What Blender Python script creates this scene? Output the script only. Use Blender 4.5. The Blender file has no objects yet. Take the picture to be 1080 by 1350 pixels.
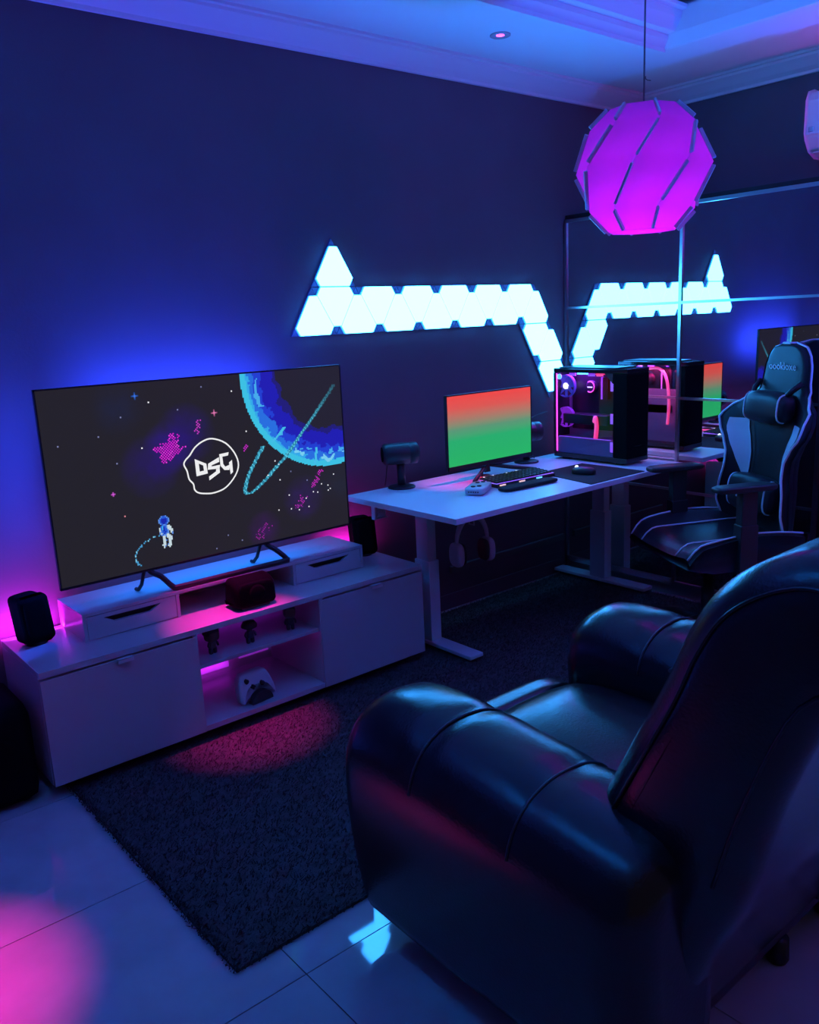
import bpy, math, random
import numpy as np
from mathutils import Vector, Matrix, Euler, noise

random.seed(7)
PI = math.pi
scene = bpy.context.scene
C = scene.collection

# ------------------------------------------------------------------ camera
CAM = Vector((-4.44, -3.14, 1.485)); YAW, PITCH, ROLL, FPX = .692, -.223, -.046, 1120.95
def camera():
    cy, sy, cp, sp = math.cos(YAW), math.sin(YAW), math.cos(PITCH), math.sin(PITCH)
    f = Vector((sy*cp, cy*cp, sp)); r = Vector((cy, -sy, 0)); u = r.cross(f)
    c, s = math.cos(ROLL), math.sin(ROLL)
    R, U = c*r + s*u, -s*r + c*u
    cam = bpy.data.cameras.new('camera'); o = bpy.data.objects.new('camera', cam); C.objects.link(o)
    cam.sensor_fit = 'AUTO'; cam.sensor_width = 36; cam.lens = FPX*36/1350
    cam.clip_start = .05; cam.clip_end = 60
    M = Matrix((R, U, -f)).transposed().to_4x4(); M.translation = CAM
    o.matrix_world = M
    scene.camera = o
camera()

# ------------------------------------------------------------------ world, exposure
BLUE = (.006, .21, 1.0); UPB = (.006, .10, 1.0); DEEP = (.02, .06, 1.0); MAG = (1.0, .015, .72); VIO = (.42, .02, 1.0); CYAN = (.1, .75, 1.0)
w = bpy.data.worlds.new('world'); scene.world = w; w.use_nodes = True
w.node_tree.nodes['Background'].inputs[0].default_value = (1.0, .72, .64, 1)
w.node_tree.nodes['Background'].inputs[1].default_value = .038
vs = scene.view_settings
vs.view_transform = 'Standard'; vs.look = 'None'; vs.exposure = 0.0; vs.gamma = 1.0; vs.use_curve_mapping = False

# ------------------------------------------------------------------ light levels (each lamp is built further down)
E_COVE_FILL = 42.0        # added blue fill strip in the ceiling tray, out of view
E_UP_FILL = 42.0         # added blue floor uplighters, out of view
E_MAG_FILL = 14.0     # added magenta floor lamp behind the recliner, out of view
E_PENDANT = 1.4
E_PANEL = 2.4
E_TVBLUE = 10.5
E_TVMAG = 2.6
E_BENCH = .06
E_SPOTMAG = 420.0    # magenta ceiling downlights
E_PC = 2.0
E_BAR = 1.8         # magenta bar on the wardrobe

# ------------------------------------------------------------------ materials
def s2l(c):
    return tuple(((v/255)/12.92 if v/255 <= .04045 else ((v/255+.055)/1.055)**2.4) for v in c)
def mat(name, col, rough=.5, metal=0, bump=0, bscale=200, var=0, vscale=8, spec=.5, coat=0, trans=0):
    m = bpy.data.materials.new(name); m.use_nodes = True
    nt = m.node_tree; b = nt.nodes['Principled BSDF']
    b.inputs['Base Color'].default_value = (*col, 1); b.inputs['Roughness'].default_value = rough
    b.inputs['Metallic'].default_value = metal; b.inputs['Specular IOR Level'].default_value = spec
    b.inputs['Coat Weight'].default_value = coat
    b.inputs['Transmission Weight'].default_value = trans
    tc = nt.nodes.new('ShaderNodeTexCoord')
    if var:
        n = nt.nodes.new('ShaderNodeTexNoise'); n.inputs['Scale'].default_value = vscale; n.inputs['Detail'].default_value = 5
        nt.links.new(tc.outputs['Object'], n.inputs['Vector'])
        r = nt.nodes.new('ShaderNodeValToRGB')
        r.color_ramp.elements[0].position = .3; r.color_ramp.elements[1].position = .7
        r.color_ramp.elements[0].color = (*[c*(1-var) for c in col], 1)
        r.color_ramp.elements[1].color = (*[min(1, c*(1+var)) for c in col], 1)
        nt.links.new(n.outputs['Fac'], r.inputs['Fac']); nt.links.new(r.outputs['Color'], b.inputs['Base Color'])
    if bump:
        n = nt.nodes.new('ShaderNodeTexNoise'); n.inputs['Scale'].default_value = bscale; n.inputs['Detail'].default_value = 4
        nt.links.new(tc.outputs['Object'], n.inputs['Vector'])
        bp = nt.nodes.new('ShaderNodeBump'); bp.inputs['Strength'].default_value = bump; bp.inputs['Distance'].default_value = .004
        nt.links.new(n.outputs['Fac'], bp.inputs['Height']); nt.links.new(bp.outputs['Normal'], b.inputs['Normal'])
    return m
def emit(name, col, st, base=(.8, .8, .8)):
    m = mat(name, base, .5)
    b = m.node_tree.nodes['Principled BSDF']
    b.inputs['Emission Color'].default_value = (*col, 1); b.inputs['Emission Strength'].default_value = st
    return m
M = {}
M['wall'] = mat('navy_wall_paint', (.135, .095, .125), .75, bump=.12, bscale=90, var=.06, vscale=3)
M['ceil'] = mat('white_ceiling_paint', (.78, .78, .78), .7, bump=.05, bscale=120)
M['tile'] = mat('polished_grey_tile', (.50, .50, .51), .04, var=.10, vscale=6, spec=.6)
M['grout'] = mat('dark_grout', (.10, .10, .10), .8)
M['rug'] = mat('charcoal_rug', (.062, .055, .055), .95, bump=.6, bscale=260, var=.3, vscale=40)
M['white'] = mat('white_lacquer', (.47, .47, .49), .22, bump=.02, bscale=60)
M['white_matt'] = mat('white_foil', (.70, .70, .72), .45)
M['desk'] = mat('white_desk_top', (.84, .84, .86), .30)
M['steel'] = mat('white_powder_steel', (.6, .6, .62), .4, bump=.03, bscale=500)
M['black'] = mat('black_plastic', (.026, .025, .026), .42, bump=.04, bscale=600)
M['blacks'] = mat('black_speaker_plastic', (.006, .006, .007), .95, spec=.04)
M['blackg'] = mat('black_gloss', (.012, .012, .014), .12)
M['grille'] = mat('black_speaker_cloth', (.006, .006, .007), .95, bump=.5, bscale=900, spec=.04)
M['leather'] = mat('black_leather', (.013, .012, .013), .25, bump=.12, bscale=160, spec=.62)
M['pu'] = mat('black_chair_leather', (.013, .013, .018), .42, bump=.10, bscale=300, spec=.3)
M['pulight'] = mat('pale_chair_inset', (.55, .6, .65), .5, bump=.06, bscale=300)
M['piping'] = mat('pale_chair_piping', (.75, .8, .82), .45)
M['thread'] = mat('dark_seam_thread', (.05, .05, .06), .5)
M['mirror'] = mat('mirror_glass', (.80, .82, .84), .012, metal=1)
M['alu'] = mat('aluminium_frame', (.62, .64, .66), .28, metal=1)
M['wood_white'] = mat('wardrobe_foil', (.35, .35, .37), .5)
M['dark_metal'] = mat('dark_metal', (.05, .05, .055), .35, metal=.8)
M['grey'] = mat('pale_grey_plastic', (.55, .56, .58), .4)
M['pad'] = mat('black_cloth_pad', (.014, .014, .016), .9, bump=.3, bscale=1200)
M['shroud'] = mat('grey_shroud', (.32, .26, .36), .5)
M['chrome'] = mat('chrome', (.7, .7, .72), .15, metal=1)
M['ac'] = mat('white_ac_plastic', (.75, .75, .76), .35)
M['fig'] = mat('dark_figurine_vinyl', (.06, .05, .06), .5)
M['figl'] = mat('figurine_face_vinyl', (.18, .13, .11), .5)
M['key'] = mat('black_keycap', (.03, .03, .035), .5)
M['cord'] = mat('grey_cord', (.12, .12, .13), .5)
M['slat'] = mat('lamp_rib', (.35, .36, .4), .4)
M['panel'] = emit('light_panel_diffuser', (.35, 3.6, 10.6), E_PANEL, (.12, .12, .12))
M['paneledge'] = emit('light_panel_edge', (.005, .30, .8), 1.1)
M['panelback'] = mat('light_panel_base', (.12, .16, .3), .5)
M['ledmag'] = emit('magenta_led', (1.0, .05, .75), 3.0)
M['ledblue'] = emit('blue_led', (.03, .15, 1.0), 3.0)
M['ledred'] = emit('red_led', (1.0, .03, .12), 1.1)
M['ledvio'] = emit('violet_led', (.35, .03, 1.0), .8)
M['ledcyan'] = emit('cyan_led', (.1, .6, 1.0), 1.6)
M['ledwhite'] = emit('white_led', (.9, 1.0, .95), 1.5)
M['ledamber'] = emit('amber_led', (1.0, .6, .3), .9)
M['glowbar'] = emit('violet_glow_bar', (.33, .02, .62), .5)
M['logo'] = emit('screen_white', (.85, .85, .85), 1.0, (.02, .02, .02))
M['fanblue'] = emit('blue_fan', (.02, .05, .6), .55, (.1, .1, .2))
M['fanvio'] = emit('violet_fan', (.30, .02, .75), .7, (.1, .1, .2))
def glass_mat():
    m = bpy.data.materials.new('tinted_glass'); m.use_nodes = True
    nt = m.node_tree; nt.nodes.clear()
    o = nt.nodes.new('ShaderNodeOutputMaterial'); t = nt.nodes.new('ShaderNodeBsdfTransparent'); g = nt.nodes.new('ShaderNodeBsdfGlossy')
    t.inputs[0].default_value = (.85, .82, .9, 1); g.inputs['Roughness'].default_value = .02; g.inputs['Color'].default_value = (1, 1, 1, 1)
    mx = nt.nodes.new('ShaderNodeMixShader'); mx.inputs[0].default_value = .02
    nt.links.new(t.outputs[0], mx.inputs[1]); nt.links.new(g.outputs[0], mx.inputs[2]); nt.links.new(mx.outputs[0], o.inputs[0])
    return m
M['glass'] = glass_mat()
def shade_mat():
    m = bpy.data.materials.new('lamp_shade_sheet'); m.use_nodes = True
    nt = m.node_tree; nt.nodes.clear()
    o = nt.nodes.new('ShaderNodeOutputMaterial'); t = nt.nodes.new('ShaderNodeBsdfTranslucent'); d = nt.nodes.new('ShaderNodeBsdfDiffuse')
    t.inputs[0].default_value = (.8, .22, .8, 1); d.inputs[0].default_value = (.10, .10, .10, 1)
    mx = nt.nodes.new('ShaderNodeMixShader'); mx.inputs[0].default_value = .25
    nt.links.new(t.outputs[0], mx.inputs[1]); nt.links.new(d.outputs[0], mx.inputs[2]); nt.links.new(mx.outputs[0], o.inputs[0])
    return m
M['shade'] = shade_mat()
def attr_screen():
    m = bpy.data.materials.new('tv_picture'); m.use_nodes = True
    nt = m.node_tree; b = nt.nodes['Principled BSDF']
    a = nt.nodes.new('ShaderNodeAttribute'); a.attribute_name = 'pic'
    b.inputs['Base Color'].default_value = (.006, .006, .007, 1); b.inputs['Roughness'].default_value = .3
    b.inputs['Specular IOR Level'].default_value = .25
    nt.links.new(a.outputs['Color'], b.inputs['Emission Color']); b.inputs['Emission Strength'].default_value = 1.0
    return m
M['tvpic'] = attr_screen()
def monitor_screen():
    m = bpy.data.materials.new('monitor_picture'); m.use_nodes = True
    nt = m.node_tree; b = nt.nodes['Principled BSDF']
    tc = nt.nodes.new('ShaderNodeTexCoord'); sx = nt.nodes.new('ShaderNodeSeparateXYZ')
    nt.links.new(tc.outputs['Generated'], sx.inputs[0])
    r = nt.nodes.new('ShaderNodeValToRGB'); e = r.color_ramp.elements
    e[0].position = 0; e[0].color = (*s2l((38, 178, 98)), 1)
    e[1].position = 1; e[1].color = (*s2l((236, 70, 66)), 1)
    for p, c in ((.36, (40, 172, 108)), (.52, (92, 150, 116)), (.66, (168, 122, 104)), (.82, (220, 88, 80))):
        k = e.new(p); k.color = (*s2l(c), 1)
    nt.links.new(sx.outputs['Z'], r.inputs[0])
    b.inputs['Base Color'].default_value = (.006, .006, .007, 1); b.inputs['Roughness'].default_value = .35
    nt.links.new(r.outputs['Color'], b.inputs['Emission Color']); b.inputs['Emission Strength'].default_value = 1.0
    return m
M['monpic'] = monitor_screen()

# ------------------------------------------------------------------ mesh helpers
class MB:
    def __init__(s): s.v = []; s.f = []
    def add(s, vs, fs):
        n = len(s.v); s.v += [tuple(v) for v in vs]; s.f += [tuple(i+n for i in f) for f in fs]; return s
    def box(s, x0, x1, y0, y1, z0, z1, T=None):
        vs = [(x, y, z) for x in (x0, x1) for y in (y0, y1) for z in (z0, z1)]
        if T is not None: vs = [T @ Vector(v) for v in vs]
        return s.add(vs, [(0, 1, 3, 2), (4, 6, 7, 5), (0, 4, 5, 1), (2, 3, 7, 6), (0, 2, 6, 4), (1, 5, 7, 3)])
    def tube(s, path, r, n=8, cap=True, closed=False):
        P = [Vector(p) for p in path]; rings = []; N = len(P)
        up = None
        for i, p in enumerate(P):
            a = P[(i-1) % N] if (i > 0 or closed) else p; b = P[(i+1) % N] if (i < N-1 or closed) else p
            t = (b-a).normalized()
            if up is None:
                up = Vector((0, 0, 1)) if abs(t.z) < .9 else Vector((1, 0, 0))
            u = (up - t*up.dot(t))
            u = u.normalized() if u.length > 1e-6 else t.orthogonal().normalized()
            up = u; v = t.cross(u)
            rr = r[i] if isinstance(r, (list, tuple)) else r
            rings.append([p + (u*math.cos(2*PI*k/n) + v*math.sin(2*PI*k/n))*rr for k in range(n)])
        vs = [q for R in rings for q in R]; fs = []
        for i in range(N if closed else N-1):
            j = (i+1) % N
            for k in range(n): fs.append((i*n+k, i*n+(k+1) % n, j*n+(k+1) % n, j*n+k))
        if cap and not closed:
            fs.append(tuple(range(n-1, -1, -1))); fs.append(tuple((N-1)*n+k for k in range(n)))
        return s.add(vs, fs)
    def lathe(s, prof, n=24, T=None):
        vs = []; fs = []
        for (r, z) in prof:
            for k in range(n):
                v = Vector((r*math.cos(2*PI*k/n), r*math.sin(2*PI*k/n), z)); vs.append(T @ v if T is not None else v)
        for i in range(len(prof)-1):
            for k in range(n): fs.append((i*n+k, i*n+(k+1) % n, (i+1)*n+(k+1) % n, (i+1)*n+k))
        fs.append(tuple(range(n-1, -1, -1))); fs.append(tuple((len(prof)-1)*n+k for k in range(n)))
        return s.add(vs, fs)
    def prism(s, poly, fmap, a0, a1):
        n = len(poly); vs = [fmap(p, a0) for p in poly] + [fmap(p, a1) for p in poly]
        fs = [tuple(range(n-1, -1, -1)), tuple(range(n, 2*n))] + [(k, (k+1) % n, n+(k+1) % n, n+k) for k in range(n)]
        return s.add(vs, fs)
    def soft(s, prof, a0, a1, r, fmap, nend=7, nmid=6):
        """closed profile (counter-clockwise) swept from a0 to a1 with rounded ends"""
        n = len(prof); P = [Vector(p) for p in prof]
        N = []
        for i in range(n):
            t = (P[(i+1) % n]-P[i-1]).normalized(); N.append(Vector((-t.y, t.x)))
        st = []
        for k in range(nend):
            ph = (k+.15)/nend*PI/2; st.append((a0 + r*(1-math.cos(ph)) if False else a0 + r*(1-math.sin(ph)*0-math.cos(ph)), r*(1-math.sin(ph))))
        for k in range(nmid+1): st.append((a0+r + (a1-a0-2*r)*k/nmid, 0))
        for k in reversed(range(nend)):
            ph = (k+.15)/nend*PI/2; st.append((a1 - r*(1-math.cos(ph)), r*(1-math.sin(ph))))
        vs = []
        for a, ins in st:
            for p, q in zip(P, N): vs.append(fmap(p+q*ins, a))
        fs = []
        for i in range(len(st)-1):
            for k in range(n): fs.append((i*n+k, i*n+(k+1) % n, (i+1)*n+(k+1) % n, (i+1)*n+k))
        fs.append(tuple(range(n-1, -1, -1))); fs.append(tuple((len(st)-1)*n+k for k in range(n)))
        return s.add(vs, fs)
    def superq(s, c, h, e=5, n=10, dfm=None):
        """rounded cushion: superellipsoid on a cube grid"""
        vs = {}; V = []; F = []
        def vid(p):
            k = tuple(round(a, 5) for a in p)
            if k not in vs:
                q = Vector(p); L = (abs(q.x)**e+abs(q.y)**e+abs(q.z)**e)**(1/e); q = q/L
                q = Vector((c[0]+q.x*h[0], c[1]+q.y*h[1], c[2]+q.z*h[2]))
                if dfm: q = Vector(dfm(q))
                vs[k] = len(V); V.append(q)
            return vs[k]
        g = [math.tan((-1+2*i/n)*PI/4) for i in range(n+1)]
        for ax in range(3):
            for sgn in (-1, 1):
                for i in range(n):
                    for j in range(n):
                        ids = []
                        for a, b in ((i, j), (i+1, j), (i+1, j+1), (i, j+1)):
                            p = [0, 0, 0]; p[ax] = sgn; p[(ax+1) % 3] = g[a]; p[(ax+2) % 3] = g[b]; ids.append(vid(p))
                        F.append(tuple(ids) if sgn > 0 else tuple(reversed(ids)))
        return s.add(V, F)
    def grid(s, fn, us, vs_):
        V = [fn(u, v) for u in us for v in vs_]; m = len(vs_)
        F = [(i*m+j, i*m+j+1, (i+1)*m+j+1, (i+1)*m+j) for i in range(len(us)-1) for j in range(m-1)]
        return s.add(V, F)
    def mesh(s, name, m, smooth=False):
        me = bpy.data.meshes.new(name); me.from_pydata(s.v, [], s.f); me.update()
        if m: me.materials.append(m)
        if smooth:
            for p in me.polygons: p.use_smooth = True
        return me
    def build(s, name, m, parent=None, smooth=False, bevel=0, loc=None, rot=None, auto=None):
        o = bpy.data.objects.new(name, s.mesh(name, M[m] if isinstance(m, str) else m, smooth)); C.objects.link(o)
        if parent: o.parent = parent
        if loc: o.location = loc
        if rot: o.rotation_euler = rot
        if bevel:
            b = o.modifiers.new('bevel', 'BEVEL'); b.width = bevel; b.segments = 2; b.limit_method = 'ANGLE'; b.angle_limit = .6
        return o
def tag(o, label=None, cat=None, group=None, kind=None):
    if label: o['label'] = label
    if cat: o['category'] = cat
    if group: o['group'] = group
    if kind: o['kind'] = kind
    return o
def thing(name, label, cat, loc=(0, 0, 0), rz=0, group=None, rot=None):
    o = bpy.data.objects.new(name, None); C.objects.link(o); o.empty_display_size = .05
    o.location = loc; o.rotation_euler = rot if rot else (0, 0, rz)
    return tag(o, label, cat, group)
def struct(o): o['kind'] = 'structure'; return o
def part(o, name, me, loc=None, rot=None):
    p = bpy.data.objects.new(name, me); C.objects.link(p); p.parent = o
    if loc: p.location = loc
    if rot: p.rotation_euler = rot
    return p
def smooth_loop(pts, k=4, closed=True):
    """Catmull-Rom"""
    P = [Vector(p) for p in pts]; n = len(P); out = []
    for i in range(n if closed else n-1):
        a, b, c, d = (P[(i+j) % n] if closed else P[min(max(i+j, 0), n-1)] for j in (-1, 0, 1, 2))
        for t in range(k):
            t /= k; out.append(.5*((2*b)+(c-a)*t+(2*a-5*b+4*c-d)*t*t+(-a+3*b-3*c+d)*t**3))
    if not closed: out.append(P[-1])
    return out
def area(name, parent, col, power, loc, rot, sx, sy=None, spread=None):
    l = bpy.data.lights.new(name, 'AREA'); l.color = col; l.energy = power
    l.shape = 'RECTANGLE' if sy else 'DISK'; l.size = sx
    if sy: l.size_y = sy
    if spread: l.spread = spread
    o = bpy.data.objects.new(name, l); C.objects.link(o); o.location = loc; o.rotation_euler = rot
    if parent: o.parent = parent
    return o
def point(name, parent, col, power, loc, r):
    l = bpy.data.lights.new(name, 'POINT'); l.color = col; l.energy = power; l.shadow_soft_size = r
    o = bpy.data.objects.new(name, l); C.objects.link(o); o.location = loc
    if parent: o.parent = parent
    return o
UP = (PI, 0, 0); DOWN = (0, 0, 0)

# ================================================================== THE ROOM
XL, YB = -5.6, -4.6          # far left wall, open end behind the camera
HC = 2.64
# floor: grout bed and every tile
gb = MB().box(XL, .0, YB, .0, -.06, -.003).build('floor', 'grout'); struct(gb)
tm = MB().box(-.2985, .2985, -.2985, .2985, -.02, 0).mesh('tile', M['tile'])
for i in range(-5, 6):
    for j in range(0, 8):
        x = -3.575+.3+.6*i; y = -1.64+.3+.6*(2-j)
        if x-.3 < XL-.3 or x > .3 or y > .3 or y < YB: continue
        x0, x1, y0, y1 = max(x-.2985, XL), min(x+.2985, 0), max(y-.2985, YB), min(y+.2985, 0)
        if x1-x0 < .02 or y1-y0 < .02: continue
        if x1-x0 > .596 and y1-y0 > .596: me = tm; part(gb, 'tile', me, (x, y, 0))
        else: MB().box(x0, x1, y0, y1, -.02, 0).build('tile', 'tile', gb)
struct(MB().box(XL-.12, .12, 0, .12, -.06, 3.0).build('wall_back', 'wall'))
struct(MB().box(0, .12, YB, 0, -.06, 3.0).build('wall_right', 'wall'))
struct(MB().box(XL-.12, XL, YB, 0, -.06, 3.0).build('wall_left', 'wall'))
# ceiling with a recessed tray
TX0, TX1, TY0, TY1, TZ = -4.3, -.73, -3.3, -.63, 2.82
cb = MB().box(XL, 0, TY1, 0, HC, 3.0).box(XL, 0, YB, TY0, HC, 3.0).box(XL, TX0, TY0, TY1, HC, 3.0).box(TX1, 0, TY0, TY1, HC, 3.0).box(TX0, TX1, TY0, TY1, TZ, 3.0)
struct(cb.build('ceiling', 'ceil'))
# cornice along the walls: stepped cove profile (d = out from the wall, z)
corn = [(0, 2.560), (.018, 2.560), (.022, 2.572), (.05, 2.585), (.085, 2.606), (.108, 2.618), (.112, 2.628), (.128, 2.630), (.130, HC), (0, HC)]
struct(MB().prism(corn, lambda p, a: (a, -p[0], p[1]), XL, 0).build('trim_1', 'ceil'))
struct(MB().prism(corn, lambda p, a: (-p[0], a, p[1]), YB, 0).build('trim_2', 'ceil'))
# tray moulding on its two far sides, and a low inner beam
mold = [(0, HC-.012), (.03, HC-.012), (.034, HC+.004), (.06, HC+.03), (.064, HC+.05), (.10, HC+.055), (.13, HC+.10), (.135, HC+.13), (.16, HC+.135), (.16, HC+.15), (0, HC+.15)]
struct(MB().prism(mold, lambda p, a: (a, TY1-p[0], p[1]), TX0, TX1).build('trim_3', 'ceil'))
struct(MB().prism([(0, HC-.004), (.012, HC), (.03, HC+.05), (.03, HC+.15), (0, HC+.15)], lambda p, a: (TX1-p[0], a, p[1]), TY0, TY1).build('trim_4', 'ceil'))
struct(MB().box(TX0, TX1-.03, TY1-1.02, TY1-.94, TZ-.05, TZ).build('trim_5', 'ceil'))
# skirting
struct(MB().box(XL, -.70, -.012, 0, 0, .08).build('baseboard_back', 'wall', bevel=.003))

# blue strip added in the tray as soft overhead fill, out of view
cove = thing('added_cove_light', 'added blue strip light, unseen, filling from the recess of the ceiling tray', 'strip light', (0, 0, 2.70))
MB().box(TX0, TX0+.10, TY0+.1, TY1-.2, -.03, -.015).build('ledge', 'white_matt', cove)
MB().box(TX0+.04, TX0+.055, TY0+.15, TY1-.25, -.015, -.008).build('glow_strip', 'ledblue', cove)
area('cove_fill_glow', cove, BLUE, E_COVE_FILL, (TX0+.06, (TY0+TY1)/2, .0), (PI, math.radians(-35), 0), .06, 2.2)

# recessed downlights
def downlight(x, y, label, on, size, tilt):
    t = thing('recessed_downlight', label, 'downlight', (x, y, HC), group=None)
    MB().lathe([(.018, -.002), (.040, -.006), (.044, -.004), (.044, .0), (.018, .0)], 28).build('trim_ring', 'white', t, True)
    MB().lathe([(.001, -.0045), (.012, -.0045), (.018, -.0025), (.018, -.001), (.001, -.001)], 24).build('lens', 'ledmag', t, True)
    l = bpy.data.lights.new('downlight_beam', 'SPOT'); l.color = (1.0, .012, .42); l.energy = E_SPOTMAG*on; l.spot_size = math.radians(size); l.spot_blend = 1; l.shadow_soft_size = .012
    o = bpy.data.objects.new('downlight_beam', l); C.objects.link(o); o.parent = t; o.location = (0, 0, -.012); o.rotation_euler = tilt if tilt else (0, 0, 0)
    return t
downlight(-1.55, -.40, 'small recessed ceiling downlight glowing magenta above the monitor', .25, 15, (.05, .12, 0))
downlight(-3.05, -.46, 'recessed ceiling downlight throwing a magenta pool on the white bench', 1.15, 16, 0)
downlight(-4.33, -1.13, 'recessed ceiling downlight throwing a magenta pool beside the rug', 1.15, 20, 0)
downlight(-1.05, -3.35, 'added unseen ceiling downlight throwing a magenta pool behind the recliner', .35, 45, 0)  # added lamp: its floor pool gives the recliner's rear something pink to reflect

# ceiling hook by the lamp cord
hk = MB().tube([(0, 0, 0), (0, 0, -.012), (.02, 0, -.016), (.045, 0, -.014)], .002, 6).build('ceiling_hook', 'dark_metal', loc=(-.42, -.34, HC))
tag(hk, 'thin dark hook screwed into the ceiling beside the lamp cord', 'hook')

# floor uplighters and magenta floor lamp, added beyond the frame as fill light
def fill_torchiere(name, loc, label, col, power, m, size, ratio=0):  # added lamp that tints the recliner's rear
    t = thing(name, label, 'floor lamp', loc)
    MB().lathe([(.14, 0), (.14, .015), (.02, .03), (.012, .03)], 28).build('base', 'dark_metal', t, True)
    MB().tube([(0, 0, .02), (0, 0, 1.62)], .012, 10).build('pole', 'dark_metal', t, True)
    MB().lathe([(.02, 1.60), (.07, 1.63), (.15, 1.72), (.145, 1.72), (.065, 1.64), (.02, 1.615)], 28).build('bowl', 'dark_metal', t, True)
    MB().lathe([(.001, 1.63), (.03, 1.65), (.03, 1.67), (.001, 1.685)], 16).build('bulb', m, t, True)
    area('uplight', t, col, power, (0, 0, 1.73), UP, size, spread=math.radians(130))
    return t
def fill_can(loc, label, power, sp):  # added blue fill that brightens the ceiling
    t = thing('added_floor_uplight', label, 'uplight', loc)
    MB().lathe([(.075, 0), (.08, .01), (.08, .17), (.074, .17), (.07, .13), (.004, .13)], 28).build('can', 'black', t, True)
    MB().lathe([(.004, .131), (.066, .131), (.064, .14), (.004, .145)], 24).build('lens', 'ledblue', t, True)
    area('uplight', t, UPB, power, (0, 0, .172), UP, .13, spread=math.radians(sp))
fill_can((-4.35, -.30, 0), 'added black floor uplight, unseen, shining blue in the corner past the subwoofer', E_UP_FILL*.55, 150)
fill_can((-1.20, -2.50, 0), 'added black floor uplight, unseen, shining blue between the recliner and the wardrobe', E_UP_FILL*1.1, 105)
ul = thing('magenta_light_bar', 'magenta light bar lying on top of the wardrobe under the air conditioner', 'light bar', (-.30, -1.75, 1.990))
MB().box(-.03, .03, -.35, .35, 0, .025).build('housing', 'dark_metal', ul, bevel=.004)
MB().box(-.02, .02, -.33, .33, .025, .029).build('diffuser', 'ledmag', ul)
area('uplight', ul, (.85, .012, .95), E_BAR, (0, 0, .034), UP, .05, .65)
mg = fill_torchiere('added_floor_lamp', (-1.15, -3.7, 0), 'added slim black floor lamp, unseen, glowing magenta behind the recliner', MAG, E_MAG_FILL*.12, 'ledmag', .26)
point('side_glow', mg, VIO, E_MAG_FILL, (0, 0, 1.78), .05)

# ================================================================== WARDROBE with mirror doors
WX = -.663
wd = thing('sliding_wardrobe', 'tall wardrobe with aluminium framed mirror sliding doors beside the desk', 'wardrobe', (0, 0, 0))
MB().box(WX+.06, -.002, -2.24, -.004, 0, .06).box(WX+.06, -.002, -2.24, -.004, 1.97, 1.99).box(WX+.06, -.002, -2.24, -2.22, .06, 1.97).box(WX+.06, -.002, -.022, -.004, .06, 1.97).box(-.02, -.002, -2.22, -.022, .06, 1.97).build('carcass', 'wood_white', wd)
MB().box(WX+.01, WX+.058, -2.24, -.004, .0, .05).build('bottom_rail', 'alu', wd)
MB().box(WX+.012, WX+.058, -2.24, -.004, 1.972, 1.992).build('top_rail', 'dark_metal', wd)
ZR = [.062, .100, .569, 1.040, 1.504, 1.960]
def door(y0, y1, x, rails=True):
    fr = MB().box(x, x+.02, y0, y1, ZR[0], ZR[1]-.006)         # bottom rail first
    sw = .016
    d = MB().box(x-.004, x+.02, y1-sw, y1, .06, 1.968).box(x-.004, x+.02, y0, y0+sw, .06, 1.968).box(x-.004, x+.02, y0, y1, 1.952, 1.968).box(x-.004, x+.02, y0, y1, .06, .09)
    for z in ZR[2:5]: d.box(x-.004, x+.02, y0+sw, y1-sw, z-.006, z+.006)
    f = d.build('door_frame', 'alu', wd)
    zs = [.09]+[z for z in ZR[2:5]]+[1.952]
    for a, b in zip(zs[:-1], zs[1:]):
        MB().box(x+.004, x+.010, y0+sw, y1-sw, a+.006*(a > .1), b-.006*(b < 1.9)).build('mirror_pane', 'mirror', f)
door(-.755, -.006, WX+.002); door(-1.455, -.735, WX-.024); door(-2.2, -1.47, WX+.002)

# ================================================================== LIGHT PANELS on the wall
S, Ht = .236, .236*math.sqrt(3)/2
LX0, LZ0 = -2.333, 1.432
lp = thing('wall_light_panels', 'zigzag of glowing cyan white triangular light panels on the navy wall', 'light panels', (0, 0, 0))
def tri(cx, zb, up):
    t = S/2*.985; h = Ht*.985
    return [(cx-t, zb+.0015), (cx+t, zb+.0015), (cx, zb+h)] if up else [(cx-t, zb+Ht-.0015), (cx, zb+Ht-h), (cx+t, zb+Ht-.0015)]
def cut(P, k):
    out = []
    for i in range(3):
        a, b = Vector(P[i]), Vector(P[(i+1) % 3]); out += [a+(b-a)*k, b-(b-a)*k]
    return out
panels = [(LX0+S/2*i, LZ0, i % 2 == 0) for i in range(13)]
panels += [(LX0+S/2, LZ0+Ht, True), (LX0+S/2*12, LZ0-Ht, False), (LX0+S/2*13, LZ0-Ht, True), (LX0+S/2*13, LZ0-2*Ht, False)]
for cx, zb, up in panels:
    P = tri(cx, zb, up)
    bk = MB().prism([Vector(p) for p in P], lambda p, a: (p.x, a, p.y), -.001, -.009).build('panel_base', 'panelback', lp)
    q = cut(P, .165); cc = sum(q, Vector((0, 0)))/6
    MB().prism(q, lambda p, a: (p.x, a, p.y), -.0091, -.019).build('light_rim', 'paneledge', bk)
    MB().prism([cc+(p-cc)*.970 for p in q], lambda p, a: (p.x, a, p.y), -.0191, -.024).build('light_panel', 'panel', bk)

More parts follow.
